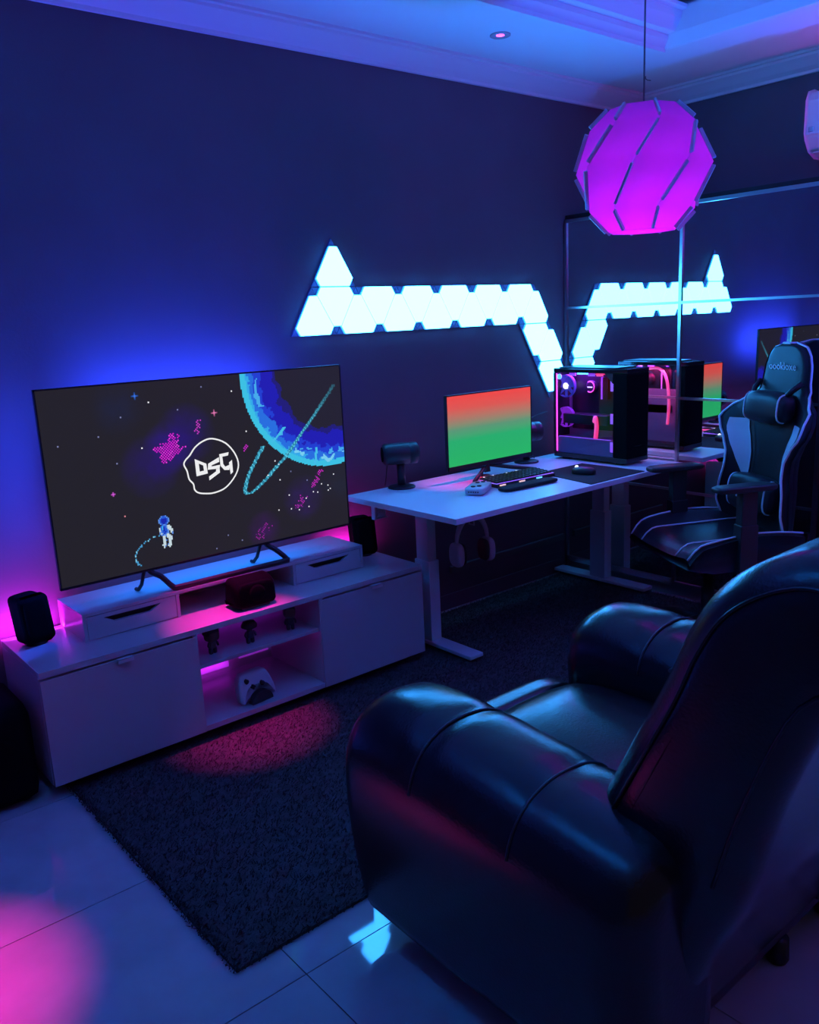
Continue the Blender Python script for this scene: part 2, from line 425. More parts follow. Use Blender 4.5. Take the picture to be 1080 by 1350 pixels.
# ================================================================== RUG
RX0, RX1, RY0, RY1 = -3.70, -.70, -1.53, -.05
rg = thing('shag_rug', 'large charcoal shag rug on the tiles in front of the white bench', 'rug', (0, 0, 0))
MB().box(RX0+.005, RX1-.005, RY0+.005, RY1-.005, .001, .010).build('backing', 'rug', rg)
vv = []; ff = []
for k in range(66000):
    x = random.uniform(RX0, RX1); y = random.uniform(RY0, RY1)
    if y > -.40 and x < -2.14: continue
    if k < 3500:
        e = random.random()
        if e < .4: x = RX0+random.uniform(-.008, .02)
        elif e < .9: y = RY0+random.uniform(-.008, .02)
    a = random.uniform(0, 2*PI); l = random.uniform(.006, .018); wv = .0022; h = random.uniform(.014, .024)
    dx, dy = math.cos(a)*wv, math.sin(a)*wv; tx, ty = random.gauss(0, .007)+.004, random.gauss(0, .007)-.002
    n = len(vv); vv += [(x-dx, y-dy, .009), (x+dx, y+dy, .009), (x+tx, y+ty, h)]; ff.append((n, n+1, n+2))
pb = MB(); pb.v = vv; pb.f = ff
tag(pb.build('pile', 'rug', rg), kind='stuff')

# ================================================================== TV BENCH
BX0, BX1, BF, BT, BZ = -3.756, -2.156, -.45, .45, .053
bn = thing('tv_bench', 'long white low bench with two doors and an open middle under the television', 'tv bench', (0, 0, 0))
MB().box(BX0, BX1, BF, -.03, BT-.022, BT).build('top_board', 'white', bn, bevel=.0015)
MB().box(BX0, BX0+.02, BF+.02, -.03, BZ, BT-.022).build('side_panel', 'white', bn)
MB().box(BX1-.02, BX1, BF+.02, -.03, BZ, BT-.022).build('side_panel', 'white', bn)
OX0, OX1 = -3.214, -2.692
for x in (OX0-.018, OX1): MB().box(x, x+.018, BF+.003, -.03, BZ, BT-.022).build('divider', 'white', bn)
MB().box(BX0+.02, BX1-.02, BF+.003, -.03, BZ, BZ+.02).build('bottom_board', 'white', bn)
MB().box(BX0+.02, BX1-.02, -.042, -.03, BZ, BT-.03).build('back_panel', 'white_matt', bn)
MB().box(OX0, OX1, BF+.02, -.10, .288, .303).build('shelf', 'white', bn, bevel=.001)
for x0, x1 in ((BX0, OX0-.002), (OX1+.002, BX1)):
    d = MB().box(x0+.001, x1-.001, BF, BF+.018, BZ, BT-.030).build('door', 'white', bn, bevel=.001)
    hx = (x0+x1)/2+.005 if x0 < -3.5 else (x0+x1)/2+.01
    MB().box(hx-.027, hx+.027, BF-.016, BF+.002, BT-.029, BT-.026).box(hx-.027, hx+.027, BF-.016, BF-.014, BT-.040, BT-.026).build('handle', 'steel', d)
MB().box(BX0+.05, BX1-.05, BF+.06, -.05, .010, BZ).build('plinth', 'black', bn)
# glowing bars stand in for wall glow seen through the open back
MB().box(OX0+.004, OX0+.31, -.050, -.043, .092, .122).build('glow_strip', 'glowbar', bn, bevel=.003)
MB().box(OX0+.36, OX1-.02, -.050, -.043, .112, .122).build('glow_strip', 'glowbar', bn, bevel=.002)
area('shelf_fill', bn, (.6, .015, .9), E_BENCH, (OX0+.16, -.075, .115), (math.radians(100), 0, 0), .28, .012)
area('shelf_fill', bn, (.5, .02, 1.0), E_BENCH*1.6, (-2.95, -.13, .415), (math.radians(50), 0, 0), .45, .012)  # violet fill added to the upper compartment, no strip behind it

# ---- riser
RX, RW, RF, RBK, RT = -3.549, 1.2, -.288, -.035, .55
rs = thing('drawer_riser', 'long low white drawer unit standing on the bench under the television', 'drawer unit', (0, 0, 0))
MB().box(RX, RX+RW, RF, RBK, RT-.012, RT).build('top_board', 'white', rs, bevel=.001)
for x in (RX, RX+RW-.012): MB().box(x, x+.012, RF, RBK, BT, RT-.012).build('side_panel', 'white', rs)
DW = .33
for x in (RX+.012+DW, RX+RW-.024-DW): MB().box(x, x+.012, RF, RBK, BT, RT-.012).build('divider', 'white', rs)
MB().box(RX+.012, RX+RW-.012, RBK-.012, RBK, BT, RT-.012).build('back_panel', 'white', rs)
for x0 in (RX+.014, RX+RW-.012-DW+.002):
    x1 = x0+DW-.004; cx = (x0+x1)/2
    f = MB(); z0, z1 = BT+.003, RT-.014
    # front with a cut-out slanted finger slot
    sa, sb, zt, zm = cx-.085, cx+.085, z1-.014, z1-.034
    f.box(x0, x1, RF+.001, RF+.016, z0, zm-.002).box(x0, sa-.02, RF+.001, RF+.016, zm-.002, z1).box(sb+.02, x1, RF+.001, RF+.016, zm-.002, z1).box(sa-.02, sb+.02, RF+.001, RF+.016, zt, z1)
    f.prism([(sa-.02, zm-.002), (sa+.02, zm-.002), (sa-.02, zt)], lambda p, a: (p[0], a, p[1]), RF+.016, RF+.001)
    f.prism([(sb+.02, zm-.002), (sb+.02, zt), (sb-.02, zm-.002)], lambda p, a: (p[0], a, p[1]), RF+.016, RF+.001)
    d = f.build('drawer', 'white', rs)
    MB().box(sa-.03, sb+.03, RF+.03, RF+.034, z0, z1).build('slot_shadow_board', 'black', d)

# ---- television
TVx0, TVx1, TVz0, TVz1, TVy = -3.5955, -2.381, .6385, 1.3165, -.25
tv = thing('television', 'large flat television showing a pixel art space scene on the white riser', 'television', ((TVx0+TVx1)/2, TVy, RT))
ox, oz = (TVx0+TVx1)/2, RT
MB().box(TVx0-ox, TVx1-ox, .001, .012, TVz0-oz, TVz1-oz).box(-.42, .42, .012, .055, TVz0-oz+.06, TVz1-oz-.25).build('housing', 'black', tv, bevel=.001)
for a, b, c_, d in ((TVx0, TVx0+.005, TVz0, TVz1), (TVx1-.005, TVx1, TVz0, TVz1), (TVx0, TVx1, TVz0, TVz0+.008), (TVx0, TVx1, TVz1-.005, TVz1)):
    MB().box(a-ox, b-ox, -.003, .001, c_-oz, d-oz).build('bezel', 'black', tv)
def tv_picture():
    W, H = 228, 127
    img = np.zeros((H, W, 3)); img[:] = s2l((35, 33, 40))
    U, V = np.meshgrid((np.arange(W)+.5)/W, (np.arange(H)+.5)/H); X = U*1.795
    rng = np.random.RandomState(3)
    def smooth(n, k):
        a = rng.rand(n, n)
        ii = U*1.795/1.8*(n-2); jj = V*(n-2)*.56
        i0 = ii.astype(int); j0 = jj.astype(int); fi = ii-i0; fj = jj-j0
        return (a[j0, i0]*(1-fi)*(1-fj)+a[j0, i0+1]*fi*(1-fj)+a[j0+1, i0]*(1-fi)*fj+a[j0+1, i0+1]*fi*fj)
    no = .6*smooth(30, 0)+.4*smooth(70, 0)
    def put(mask, c, a=1.0):
        l = np.array(s2l(c)); img[mask] = img[mask]*(1-a)+l*a
    # nebula haze
    for cu, cv, r, c in ((.36, .64, .10, (50, 25, 140)), (.42, .70, .12, (40, 24, 110)), (.30, .55, .12, (40, 26, 100)), (.22, .88, .1, (32, 36, 62)), (.82, .22, .10, (48, 30, 90)), (.66, .08, .08, (60, 25, 90))):
        g = np.clip(1-((X-cu*1.795)**2+(V-cv)**2)**.5/(r*1.5), 0, 1)*(.3+no)
        a = np.clip(g, 0, .85)[..., None]; img[:] = img*(1-a)+np.array(s2l(c))*a
    # planet
    D = ((X-1.70)**2+(V-.983)**2)**.5; d = .59-D; dn = d+(no-.5)*.09
    ins = d > 0
    put(ins, (36, 34, 48)); put(ins & (dn < .235), (33, 30, 120)); put(ins & (dn < .205), (32, 30, 176))
    put(ins & (dn < .135) & (no > .38), (34, 62, 208)); put(ins & (dn < .085), (40, 110, 222)); put(ins & (dn < .055) & (no > .42), (52, 168, 232)); put(ins & (d < .035), (60, 192, 226))
    put(ins & (dn > .09) & (dn < .12) & (no > .62), (70, 170, 235))
    put(ins & (U > .8) & (dn > .05) & (dn < .075) & (no > .5), (120, 205, 240))
    # ring and arcs
    def line(pts, c, w, c2=None, dash=0, fade=None):
        n = 0
        for a, b in zip(pts[:-1], pts[1:]):
            L = max(2, int(300*((b[0]-a[0])**2+(b[1]-a[1])**2)**.5))
            for k in range(L):
                t = k/L; u = a[0]+(b[0]-a[0])*t; v = a[1]+(b[1]-a[1])*t; n += 1
                if dash and n % dash >= dash*.6: continue
                i, j = int(u*W), int(v*H)
                for di in range(w):
                    ii = min(max(i+di, 0), W-1); jj = min(max(j, 0), H-1)
                    cc = c2 if (c2 and (n//2+di) % 3 == 0) else c
                    al = 1 if fade is None else fade(u, v)
                    img[jj, ii] = img[jj, ii]*(1-al)+np.array(s2l(cc))*al
    ring = smooth_loop([(.968, .885, 0), (.938, .824, 0), (.869, .693, 0), (.812, .591, 0), (.762, .496, 0), (.713, .430, 0), (.678, .377, 0), (.633, .323, 0), (.608, .308, 0), (.599, .333, 0), (.613, .406, 0), (.642, .487, 0), (.678, .575, 0)], 4, False)
    line(ring, (42, 130, 160), 3, (90, 200, 225), 0, lambda u, v: min(1, max(.15, (0.97-u)/.2)) if v > .45 and u > .7 else 1)
    line([(.715, .592), (.74, .625), (.765, .668)], (70, 190, 232), 2)
    line([(.875, .42), (.88, .46), (.884, .52)], (70, 190, 232), 2)
    # dotted nebulae
    def dots(pts, dens, c, c2):
        for (u0, v0, u1, v1, wd) in pts:
            for k in range(int(dens*60)):
                t = rng.rand(); s = (rng.rand()-.5)*wd
                i = int((u0+(u1-u0)*t+s)*W); j = int((v0+(v1-v0)*t-s*.6)*H)
                if (i+j) % 2 == 0 and 0 <= i < W and 0 <= j < H: img[j, i] = s2l(c if rng.rand() < .7 else c2)
    dots([(.335, .565, .385, .71, .03), (.325, .62, .37, .66, .05), (.35, .58, .40, .645, .03)], 3.2, (205, 30, 200), (240, 60, 230))
    dots([(.34, .58, .375, .67, .016)], 3, (225, 30, 215), (225, 30, 215))
    dots([(.860, .275, .900, .375, .016)], 1.6, (200, 40, 190), (120, 30, 130))
    dots([(.795, .165, .822, .235, .03)], 1.4, (170, 40, 170), (110, 30, 130))
    dots([(.635, .03, .685, .11, .04)], 1.2, (140, 35, 140), (90, 30, 110))
    dots([(.455, .70, .468, .77, .012)], .5, (190, 60, 190), (190, 60, 190))
    dots([(.612, .56, .622, .595, .008)], .4, (190, 40, 190), (190, 40, 190))
    # stars
    def star(u, v, c, cross=0):
        i, j = int(u*W), int(v*H); img[j, i] = s2l(c)
        for k in range(1, cross+1):
            for di, dj in ((k, 0), (-k, 0), (0, k), (0, -k)):
                if 0 <= j+dj < H and 0 <= i+di < W: img[j+dj, i+di] = np.array(s2l(c))*(.6/k)
    star(.272, .936, (60, 120, 235), 2); star(.519, .801, (240, 130, 190), 2)
    for u, v in ((.315, .891), (.586, .911), (.627, .674), (.278, .66), (.72, .48), (.733, .45), (.764, .257), (.720, .181), (.899, .286), (.881, .238), (.924, .269), (.951, .331), (.733, .362), (.690, .40), (.86, .25), (.83, .215), (.80, .15), (.77, .17), (.84, .165), (.93, .25), (.925, .24)): star(u, v, (235, 235, 240))
    for u, v in ((.402, .839), (.485, .952), (.225, .831), (.201, .596), (.156, .741), (.527, .094), (.483, .03), (.576, .04), (.04, .72), (.78, .40), (.84, .33)): star(u, v, (120, 125, 170))
    star(.178, .434, (215, 90, 220), 1); star(.204, .309, (215, 130, 140))
    # astronaut and tether
    spr = ["..kbbk....", ".kbbbbk...", "kbddddbk..", "kbddddbk..", "kbddddbk..", ".kbddbk...", "..bkkb....", ".bcbbkww..", "wbcdbkwww.", "wbcdbbwww.", "wkbdbbkwww", "kkbbdbk.ww", "kwkdbkk.wk", ".kbkkww..k", "..wwkwww..", "..ww.wwww.", "..ww..www.", "..wwk.www.", "..ww..ww..", "..ww..ww..", ".www.kww..", "..wk.www..", "..w...w..."]
    pal = {'w': (196, 214, 222), 'b': (36, 86, 210), 'd': (26, 40, 170), 'k': (90, 140, 225), 'c': (60, 170, 230)}
    i0, j0 = int(.304*W), int(.275*H)
    for r, row in enumerate(spr):
        for c_, ch in enumerate(row):
            if ch != '.': img[j0-r, i0+c_] = s2l(pal[ch])
    line([(.302, .170), (.278, .165), (.256, .150), (.236, .125), (.224, .098), (.221, .062), (.228, .035), (.24, .02)], (70, 150, 200), 1, (130, 200, 225), 5)
    return W, H, img
def build_tv_screen():
    W, H, img = tv_picture()
    x0, x1, z0, z1 = TVx0+.005-ox, TVx1-.005-ox, TVz0+.008-oz, TVz1-.005-oz
    xs = np.linspace(x0, x1, W+1); zs = np.linspace(z0, z1, H+1)
    me = bpy.data.meshes.new('screen')
    v = [(x, 0, z) for z in zs for x in xs]
    f = [(j*(W+1)+i, j*(W+1)+i+1, (j+1)*(W+1)+i+1, (j+1)*(W+1)+i) for j in range(H) for i in range(W)]
    me.from_pydata(v, [], f); me.materials.append(M['tvpic'])
    a = me.attributes.new('pic', 'FLOAT_COLOR', 'FACE')
    col = np.ones((W*H, 4), dtype=np.float32); col[:, :3] = img.reshape(-1, 3)
    a.data.foreach_set('color', col.ravel())
    sc = part(tv, 'screen', me); sc['label'] = 'dark screen with blue ringed planet, stars and a tethered astronaut'
    uv = lambda u, v_, dy=-.0008: (TVx0-ox+u*(TVx1-TVx0), dy, TVz0-oz+v_*(TVz1-TVz0))
    ringp = smooth_loop([(.505, .657, 0), (.548, .623, 0), (.577, .557, 0), (.586, .49, 0), (.570, .429, 0), (.534, .374, 0), (.494, .357, 0), (.462, .362, 0), (.440, .374, 0), (.430, .395, 0), (.428, .425, 0), (.416, .455, 0), (.412, .500, 0), (.404, .537, 0), (.410, .560, 0), (.426, .584, 0), (.445, .622, 0), (.473, .650, 0)], 4)
    out = []; inn = []
    for i, p in enumerate(ringp):
        t = (ringp[(i+1) % len(ringp)]-ringp[i-1]); t = Vector((t.x*1.795, t.y)).normalized(); n = Vector((-t.y, t.x))*.0042
        out.append((p.x+n.x/1.795, p.y+n.y)); inn.append((p.x-n.x/1.795, p.y-n.y))
    mb = MB(); n = len(out); mb.v = [uv(*p) for p in out]+[uv(*p) for p in inn]; mb.f = [(k, (k+1) % n, n+(k+1) % n, n+k) for k in range(n)]
    lg = mb.build('screen_logo', 'logo', tv); lg['label'] = 'white outlined emblem reading DSG on the screen'
    def poly(quads):
        m = MB()
        for q in quads: k = len(m.v); m.v += [uv(*p) for p in q]; m.f.append(tuple(range(k, k+len(q))))
        return m
    # letters as in the emblem: slanted D, lightning S, angular G
    Dl = [[(.440, .560), (.452, .548), (.453, .487), (.441, .464)], [(.441, .464), (.453, .487), (.467, .489), (.479, .470)], [(.479, .470), (.467, .489), (.466, .518), (.477, .525)], [(.477, .525), (.466, .518), (.452, .532), (.452, .548)]]
    Sl = [[(.521, .550), (.521, .524), (.494, .511), (.483, .523)], [(.483, .523), (.494, .511), (.494, .505), (.480, .490)], [(.480, .490), (.494, .505), (.523, .507), (.520, .487)], [(.520, .487), (.508, .487), (.507, .474), (.520, .464)], [(.520, .464), (.507, .474), (.482, .452), (.482, .430)]]
    Gl = [[(.556, .570), (.553, .552), (.533, .550), (.523, .566)], [(.523, .566), (.533, .550), (.534, .508), (.524, .500)], [(.524, .500), (.534, .508), (.540, .492), (.536, .474)], [(.536, .474), (.540, .492), (.557, .500), (.553, .470)], [(.565, .524), (.565, .455), (.556, .444), (.554, .512)]]
    for L in (Dl, Sl, Gl): poly(L).build('screen_letter', 'logo', lg)
build_tv_screen()
# stand: one bent bar with two hooked uprights
zt = TVz0-oz
pa = [(-3.285-ox, .020, zt+.02), (-3.272-ox, .005, zt-.008), (-3.240-ox, -.004, zt-.030), (-3.205-ox, -.020, .014), (-3.18-ox, -.026, .011), (-3.0-ox, -.026, .011), (-2.74-ox, -.026, .011), (-2.715-ox, -.020, .014), (-2.755-ox, -.004, zt-.030), (-2.785-ox, .005, zt-.008), (-2.80-ox, .020, zt+.02)]
MB().tube(smooth_loop(pa, 3, False), .0105, 8).build('stand', 'black', tv, True)
for x in (-3.285, -2.80): MB().tube([(x-ox, .02, zt+.02), (x-ox-.01, .05, .03), (x-ox-.015, .07, .008), (x-ox-.02, .085, .008)], .007, 8).build('stand_foot', 'black', tv, True)
# light strips on the back of the television
def tvl(x, y, z): return (x-ox, y-TVy, z-oz)
MB().box(-3.35-ox, -2.6-ox, .057, .061, 1.04-oz, 1.046-oz).build('glow_strip', 'ledblue', tv)
area('back_glow', tv, DEEP, E_TVBLUE, tvl(-2.98, TVy+.075, 1.20), (math.radians(122), 0, 0), .75, .03)
area('back_glow', tv, DEEP, E_TVBLUE*.5, tvl(-3.50, TVy+.06, 1.0), (0, math.radians(90), 0), .5, .02)
area('back_glow', tv, BLUE, E_TVBLUE*.36, tvl(-2.98, TVy+.085, .80), (math.radians(-8), 0, 0), .8, .03)
MB().box(-3.5-ox, -2.42-ox, .019, .023, .70-oz, .706-oz).build('glow_strip', 'ledmag', tv)
area('back_glow', tv, (.8, .015, .9), E_TVMAG*.30, tvl(-2.98, TVy+.05, .70), (math.radians(100), 0, 0), 1.1, .03)
for x0, x1 in ((-3.745, -3.57), (-2.33, -2.17)): MB().box(x0, x1, -.029, -.023, BT-.03, BT-.022).build('glow_strip', 'ledmag', bn)
area('back_glow', bn, (.75, .015, .95), E_TVMAG*.50, (-3.80, -.070, .47), (math.radians(128), 0, 0), .30, .012)
area('back_glow', bn, MAG, E_TVMAG*.40, (-2.25, -.060, .458), (math.radians(118), 0, 0), .20, .012)
area('back_glow', bn, (.75, .015, .95), E_TVMAG*.55, (-3.60, -.075, .458), (math.radians(125), 0, 0), .25, .012)

# ---- speakers on the bench
def satellite(loc, rz, label):
    t = thing('satellite_speaker', label, 'speaker', loc, rz)
    h = [(-.047, -.04), (.047, -.04), (.051, -.02), (.043, .045), (-.043, .045), (-.051, -.02)]
    P = [Vector((p[0], p[1])) for p in smooth_loop([(a, b, 0) for a, b in h], 3)]
    tilt = lambda p, a: (p.x, p.y+(a*.16), a+.006)
    MB().soft(P, 0, .165, .022, tilt).build('cabinet', 'blacks', t, True)
    MB().superq((0, -.038, .09), (.041, .009, .070), 6, 8, lambda q: (q.x, q.y+q.z*.14, q.z)).build('grille', 'grille', t, True)
    MB().lathe([(.038, 0), (.038, .005), (.03, .010), (.01, .010)], 20).build('foot', 'black', t, True)
    return t
satellite((-3.672, -.155, BT), .25, 'small black speaker at the end of the bench beside the subwoofer')
satellite((-2.222, -.125, BT), -.25, 'small black speaker at the end of the bench by the desk')
ct = thing('centre_speaker', 'black rounded centre speaker on the bench below the television', 'speaker', (-2.945, -.362, BT), -.03)
P = [Vector((p.x, p.y)) for p in smooth_loop([(-.05, .010, 0), (.045, .010, 0), (.05, .03, 0), (.035, .105, 0), (.01, .118, 0), (-.03, .112, 0), (-.052, .09, 0), (-.058, .05, 0)], 3)]
MB().soft(P, -.086, .086, .022, lambda p, a: (a, p.x, p.y)).build('cabinet', 'blacks', ct, True)
MB().superq((0, -.052, .060), (.072, .010, .044), 6, 8).build('grille', 'grille', ct, True)
MB().lathe([(.034, 0), (.034, .004), (.026, .007), (.004, .009)], 24, Matrix.Translation((0, -.060, .06)) @ Matrix.Rotation(PI/2, 4, 'X')).build('cone', 'blacks', ct, True)
MB().box(-.06, .06, -.045, .04, 0, .011).build('foot', 'black', ct, bevel=.003)
sb = thing('subwoofer', 'black subwoofer box on the floor left of the white bench', 'subwoofer', (-3.915, -.24, 0))
MB().superq((0, 0, .175), (.135, .17, .165), 9, 10).build('cabinet', 'blacks', sb, True)
MB().lathe([(.085, 0), (.085, .008), (.07, .012), (.03, .004), (.004, .006)], 28, Matrix.Translation((0, -.168, .18)) @ Matrix.Rotation(PI/2, 4, 'X')).build('driver', 'grille', sb, True)
for sx in (-1, 1):
    for sy in (-1, 1): MB().lathe([(.015, 0), (.018, .004), (.015, .016)], 12, Matrix.Translation((sx*.09, sy*.11, 0))).build('foot', 'black', sb, True)

# ---- things in the bench
def figurine(x, y, label, hw, kind, rz):
    t = thing('figurine', label, 'figurine', (x, y, .303), rz)
    for s in (-1, 1): MB().superq((s*.009, 0, .013), (.007, .008, .014), 4, 5).build('leg', 'fig', t, True)
    MB().superq((0, 0, .036), (.015, .011, .017), 3, 6).build('body', 'figl' if kind == 0 else 'fig', t, True)
    for s in (-1, 1): MB().tube([(s*.014, 0, .046), (s*.021, -.004, .036), (s*.02, -.010, .028)], [.005, .005, .004], 6).build('arm', 'fig', t, True)
    if kind == 1:
        MB().lathe([(.004, .05), (.012, .056), (hw, .066), (hw, .074), (hw*.7, .088), (.004, .092)], 16).build('hood', 'fig', t, True)
        MB().superq((0, 0, .060), (.012, .012, .010), 3, 5).build('head', 'figl', t, True)
    else:
        MB().superq((0, 0, .072), (hw, hw*.85, .022), 4, 6).build('head', 'figl', t, True)
        MB().superq((0, .004, .085 if kind == 0 else .076), (hw*1.08, hw*.95, .016 if kind == 0 else .024), 4, 6).build('hair', 'fig', t, True)
    return t
figurine(-3.118, -.36, 'dark flat-topped big-headed figurine on the bench shelf near the left door', .026, 0, .2)
figurine(-2.965, -.37, 'slim dark figurine with a wide mushroom-like head on the bench shelf', .031, 1, 0)
figurine(-2.778, -.36, 'dark figurine with a square head on the bench shelf near the right door', .022, 2, -.3)
gc = thing('game_controller', 'white game controller with dark thumbsticks propped on a black stand in the bench', 'controller', (-2.965, -.365, BZ+.02), .12)
prof = [(-.035, .105), (.035, .105), (.060, .098), (.074, .07), (.082, .03), (.080, .006), (.066, .002), (.052, .020), (.042, .040), (.02, .048), (-.02, .048), (-.042, .040), (-.052, .020), (-.066, .002), (-.080, .006), (-.082, .03), (-.074, .07), (-.060, .098)]
P = [Vector((p.x, p.y)) for p in smooth_loop([(a, b, 0) for a, b in prof], 3)]
MB().soft(list(reversed(P)), -.022, .022, .012, lambda p, a: (p.x, a+(p.y-.05)*.35, p.y+.004), 5, 2).build('shell', 'grey', gc, True)
for x, z in ((-.042, .086), (.024, .062)):
    MB().lathe([(.011, 0), (.008, .006), (.010, .012), (.003, .013)], 14, Matrix.Translation((x, -.018+(z-.05)*.35, z)) @ Matrix.Rotation(PI/2, 4, 'X')).build('thumbstick', 'black', gc, True)
MB().box(-.030, -.012, -.030, -.018, .058, .064).box(-.024, -.018, -.030, -.018, .052, .070).build('direction_pad', 'black', gc)
for x, z in ((.042, .096), (.050, .088), (.034, .088), (.042, .080)):
    MB().lathe([(.0042, 0), (.0042, .004), (.001, .005)], 10, Matrix.Translation((x, -.016+(z-.05)*.35, z)) @ Matrix.Rotation(PI/2, 4, 'X')).build('button', 'black', gc, True)
P = [Vector((.050*math.cos(a), .002+.046*math.sin(a))) for a in [k*PI/14 for k in range(15)]]
MB().prism(P, lambda p, a: (p.x, a, p.y), -.055, -.028).build('stand', 'black', gc, bevel=.003)

# ================================================================== DESK
DX0, DX1, DY0, DY1, DZ = -2.305, -.766, -.838, -.125, .737
dk = thing('standing_desk', 'white rectangular desk with steel T-shaped legs against the wall and mirror', 'desk', (0, 0, 0))
MB().box(DX0, DX1, DY0, DY1, DZ-.024, DZ).build('tabletop', 'desk', dk, bevel=.002)
for x in (-2.015, -.745):
    MB().box(x-.040, x+.040, -.63, -.02, .026, .044).build('foot', 'steel', dk, bevel=.004)
    MB().box(x-.030, x+.030, -.37, -.27, .044, .42).box(x-.025, x+.025, -.36, -.28, .42, DZ-.05).build('leg', 'steel', dk, bevel=.003)
    MB().box(x-.018, x+.03, -.70, -.14, DZ-.05, DZ-.024).build('top_bracket', 'steel', dk)
    for y in (-.60, -.05): MB().lathe([(.018, .0), (.018, .012), (.01, .027)], 14, Matrix.Translation((x, y, .0))).build('leveller', 'black', dk, True)
MB().box(-1.98, -.77, -.355, -.295, DZ-.052, DZ-.025).build('crossbar', 'steel', dk)
cd = MB().box(-1.60, -.70, -.035, -.013, .195, .232).build('cable_duct', 'cord', bevel=.004); tag(cd, 'long grey cable duct fixed low on the wall beneath the desk', 'cable duct')
# wire bracket with coiled cable under the left end of the desk
br = thing('cable_bracket', 'white bracket holding a coiled cable under the desk edge by the speaker', 'bracket', (-2.24, -.24, DZ-.025))
MB().box(-.004, .004, -.012, .012, -.075, 0).box(-.004, .07, -.012, .012, -.079, -.075).build('arm', 'steel', br)
MB().tube([(.008+.008*k/10, .018*math.sin(k*.9), -.052+.018*math.cos(k*.9)) for k in range(60)], .0022, 6).build('coil', 'grey', br, True)
# monitor
mn = thing('monitor', 'slim computer monitor glowing red to green on the white desk', 'monitor', (-1.566, -.305, DZ), .0)
mw, mz0, mz1 = .285, .056, .404
MB().box(-mw, mw, .001, .014, mz0, mz1).box(-.15, .15, .014, .04, .12, .30).build('housing', 'black', mn, bevel=.002)
MB().box(-mw+.006, mw-.006, -.0006, .001, mz0+.020, mz1-.006).build('screen', 'monpic', mn)
for a, b, c_, d in ((-mw, -mw+.006, mz0, mz1), (mw-.006, mw, mz0, mz1), (-mw, mw, mz1-.006, mz1), (-mw, mw, mz0, mz0+.020)): MB().box(a, b, -.003, .001, c_, d).build('bezel', 'black', mn)
MB().tube([(0, .045, .22), (0, .05, .10), (0, .03, .012)], [.02, .018, .016], 10).build('stand_neck', 'black', mn, True)
for s in (-1, 1): MB().tube([(0, .04, .05), (s*.09, -.02, .03), (s*.20, -.085, .010)], .0095, 8).build('stand_leg', 'black', mn, True)
# desk speakers
def desk_speaker(loc, rz, label):
    t = thing('desk_speaker', label, 'speaker', loc, rz); t.scale = (1.14, 1.14, 1.08)
    MB().lathe([(.055, 0), (.055, .006), (.045, .010), (.014, .014)], 28).build('base', 'black', t, True)
    MB().tube([(0, 0, .008), (0, 0, .10)], .0165, 14).build('stem', 'black', t, True)
    T = Matrix.Translation((0, 0, .145)) @ Matrix.Rotation(PI/2, 4, 'Y')
    MB().lathe([(.034, -.072), (.044, -.066), (.0455, -.055), (.0455, .03), (.044, .032), (.044, .036), (.0455, .038), (.0455, .055), (.044, .066), (.034, .072)], 28, T).build('drum', 'black', t, True)
    for s in (-1, 1): MB().lathe([(.033, .070*s), (.031, .074*s), (.004, .0745*s)], 24, T).build('end_grille', 'grille', t, True)
    MB().tube([(-.05, .02, .11), (-.055, .03, .05), (-.06, .045, .004)], .002, 6).build('cable', 'black', t, True)
    return t
desk_speaker((-2.030, -.185, DZ), -.5, 'black drum shaped desk speaker on a stem beside the monitor')
desk_speaker((-1.20, -.195, DZ), -.35, 'black drum shaped desk speaker tucked behind the monitor next to the tower')
# keyboard
kb = thing('keyboard', 'black mechanical keyboard with glowing edge lights on the desk', 'keyboard', (-1.60, -.50, DZ), -.05)
MB().box(-.185, .185, -.062, .062, .002, .018).build('case', 'black', kb, bevel=.003)
k = MB()
for r in range(5):
    for c_ in range(15):
        x = -.175+c_*.0236; y = -.050+r*.0232; z0 = .018+r*.0015
        k.add([(x, y, z0), (x+.021, y, z0), (x+.021, y+.021, z0), (x, y+.021, z0), (x+.003, y+.003, z0+.009), (x+.018, y+.003, z0+.009), (x+.018, y+.018, z0+.009), (x+.003, y+.018, z0+.009)], [(0, 1, 5, 4), (1, 2, 6, 5), (2, 3, 7, 6), (3, 0, 4, 7), (4, 5, 6, 7)])
tag(k.build('keycaps', 'key', kb), kind='stuff')
MB().box(-.182, .182, -.059, .059, .0182, .0188).build('backlight', 'ledvio', kb)
for x, m in ((-.15, 'ledamber'), (-.03, 'ledamber'), (.08, 'ledcyan')): MB().box(x-.018, x+.018, -.0635, -.0615, .008, .014).build('edge_light', m, kb)
for x, y in ((-.16, .05), (-.10, .055), (.05, .058), (-.02, .05)): MB().box(x, x+.006, y, y+.005, .026, .0345).build('key_light', 'ledwhite', kb)
wr = MB().superq((0, 0, .009), (.165, .035, .009), 6, 8).build('wrist_rest', 'pad', smooth=True, loc=(-1.665, -.628, DZ), rot=(0, 0, -.05)); tag(wr, 'black padded wrist rest in front of the keyboard', 'wrist rest')
hc = thing('handheld_device', 'pale grey handheld device with round buttons lying in front of the keyboard', 'handheld', (-1.885, -.535, DZ), .55); hc.scale = (1.2, 1.25, 1.15)
MB().superq((0, 0, .014), (.075, .036, .014), 6, 8).build('shell', 'grey', hc, True)
for x, y in ((-.045, .008), (-.03, -.010), (.03, .010), (.048, -.006)): MB().lathe([(.008, .027), (.008, .031), (.002, .032)], 12, Matrix.Translation((x, y, 0))).build('button', 'black', hc, True)
for i in range(5): MB().lathe([(.0025, 0), (.0025, .0012), (.001, .0013)], 8, Matrix.Translation((-.0755, -.016+i*.008, .014)) @ Matrix.Rotation(-PI/2, 4, 'Y')).build('speaker_hole', 'black', hc)
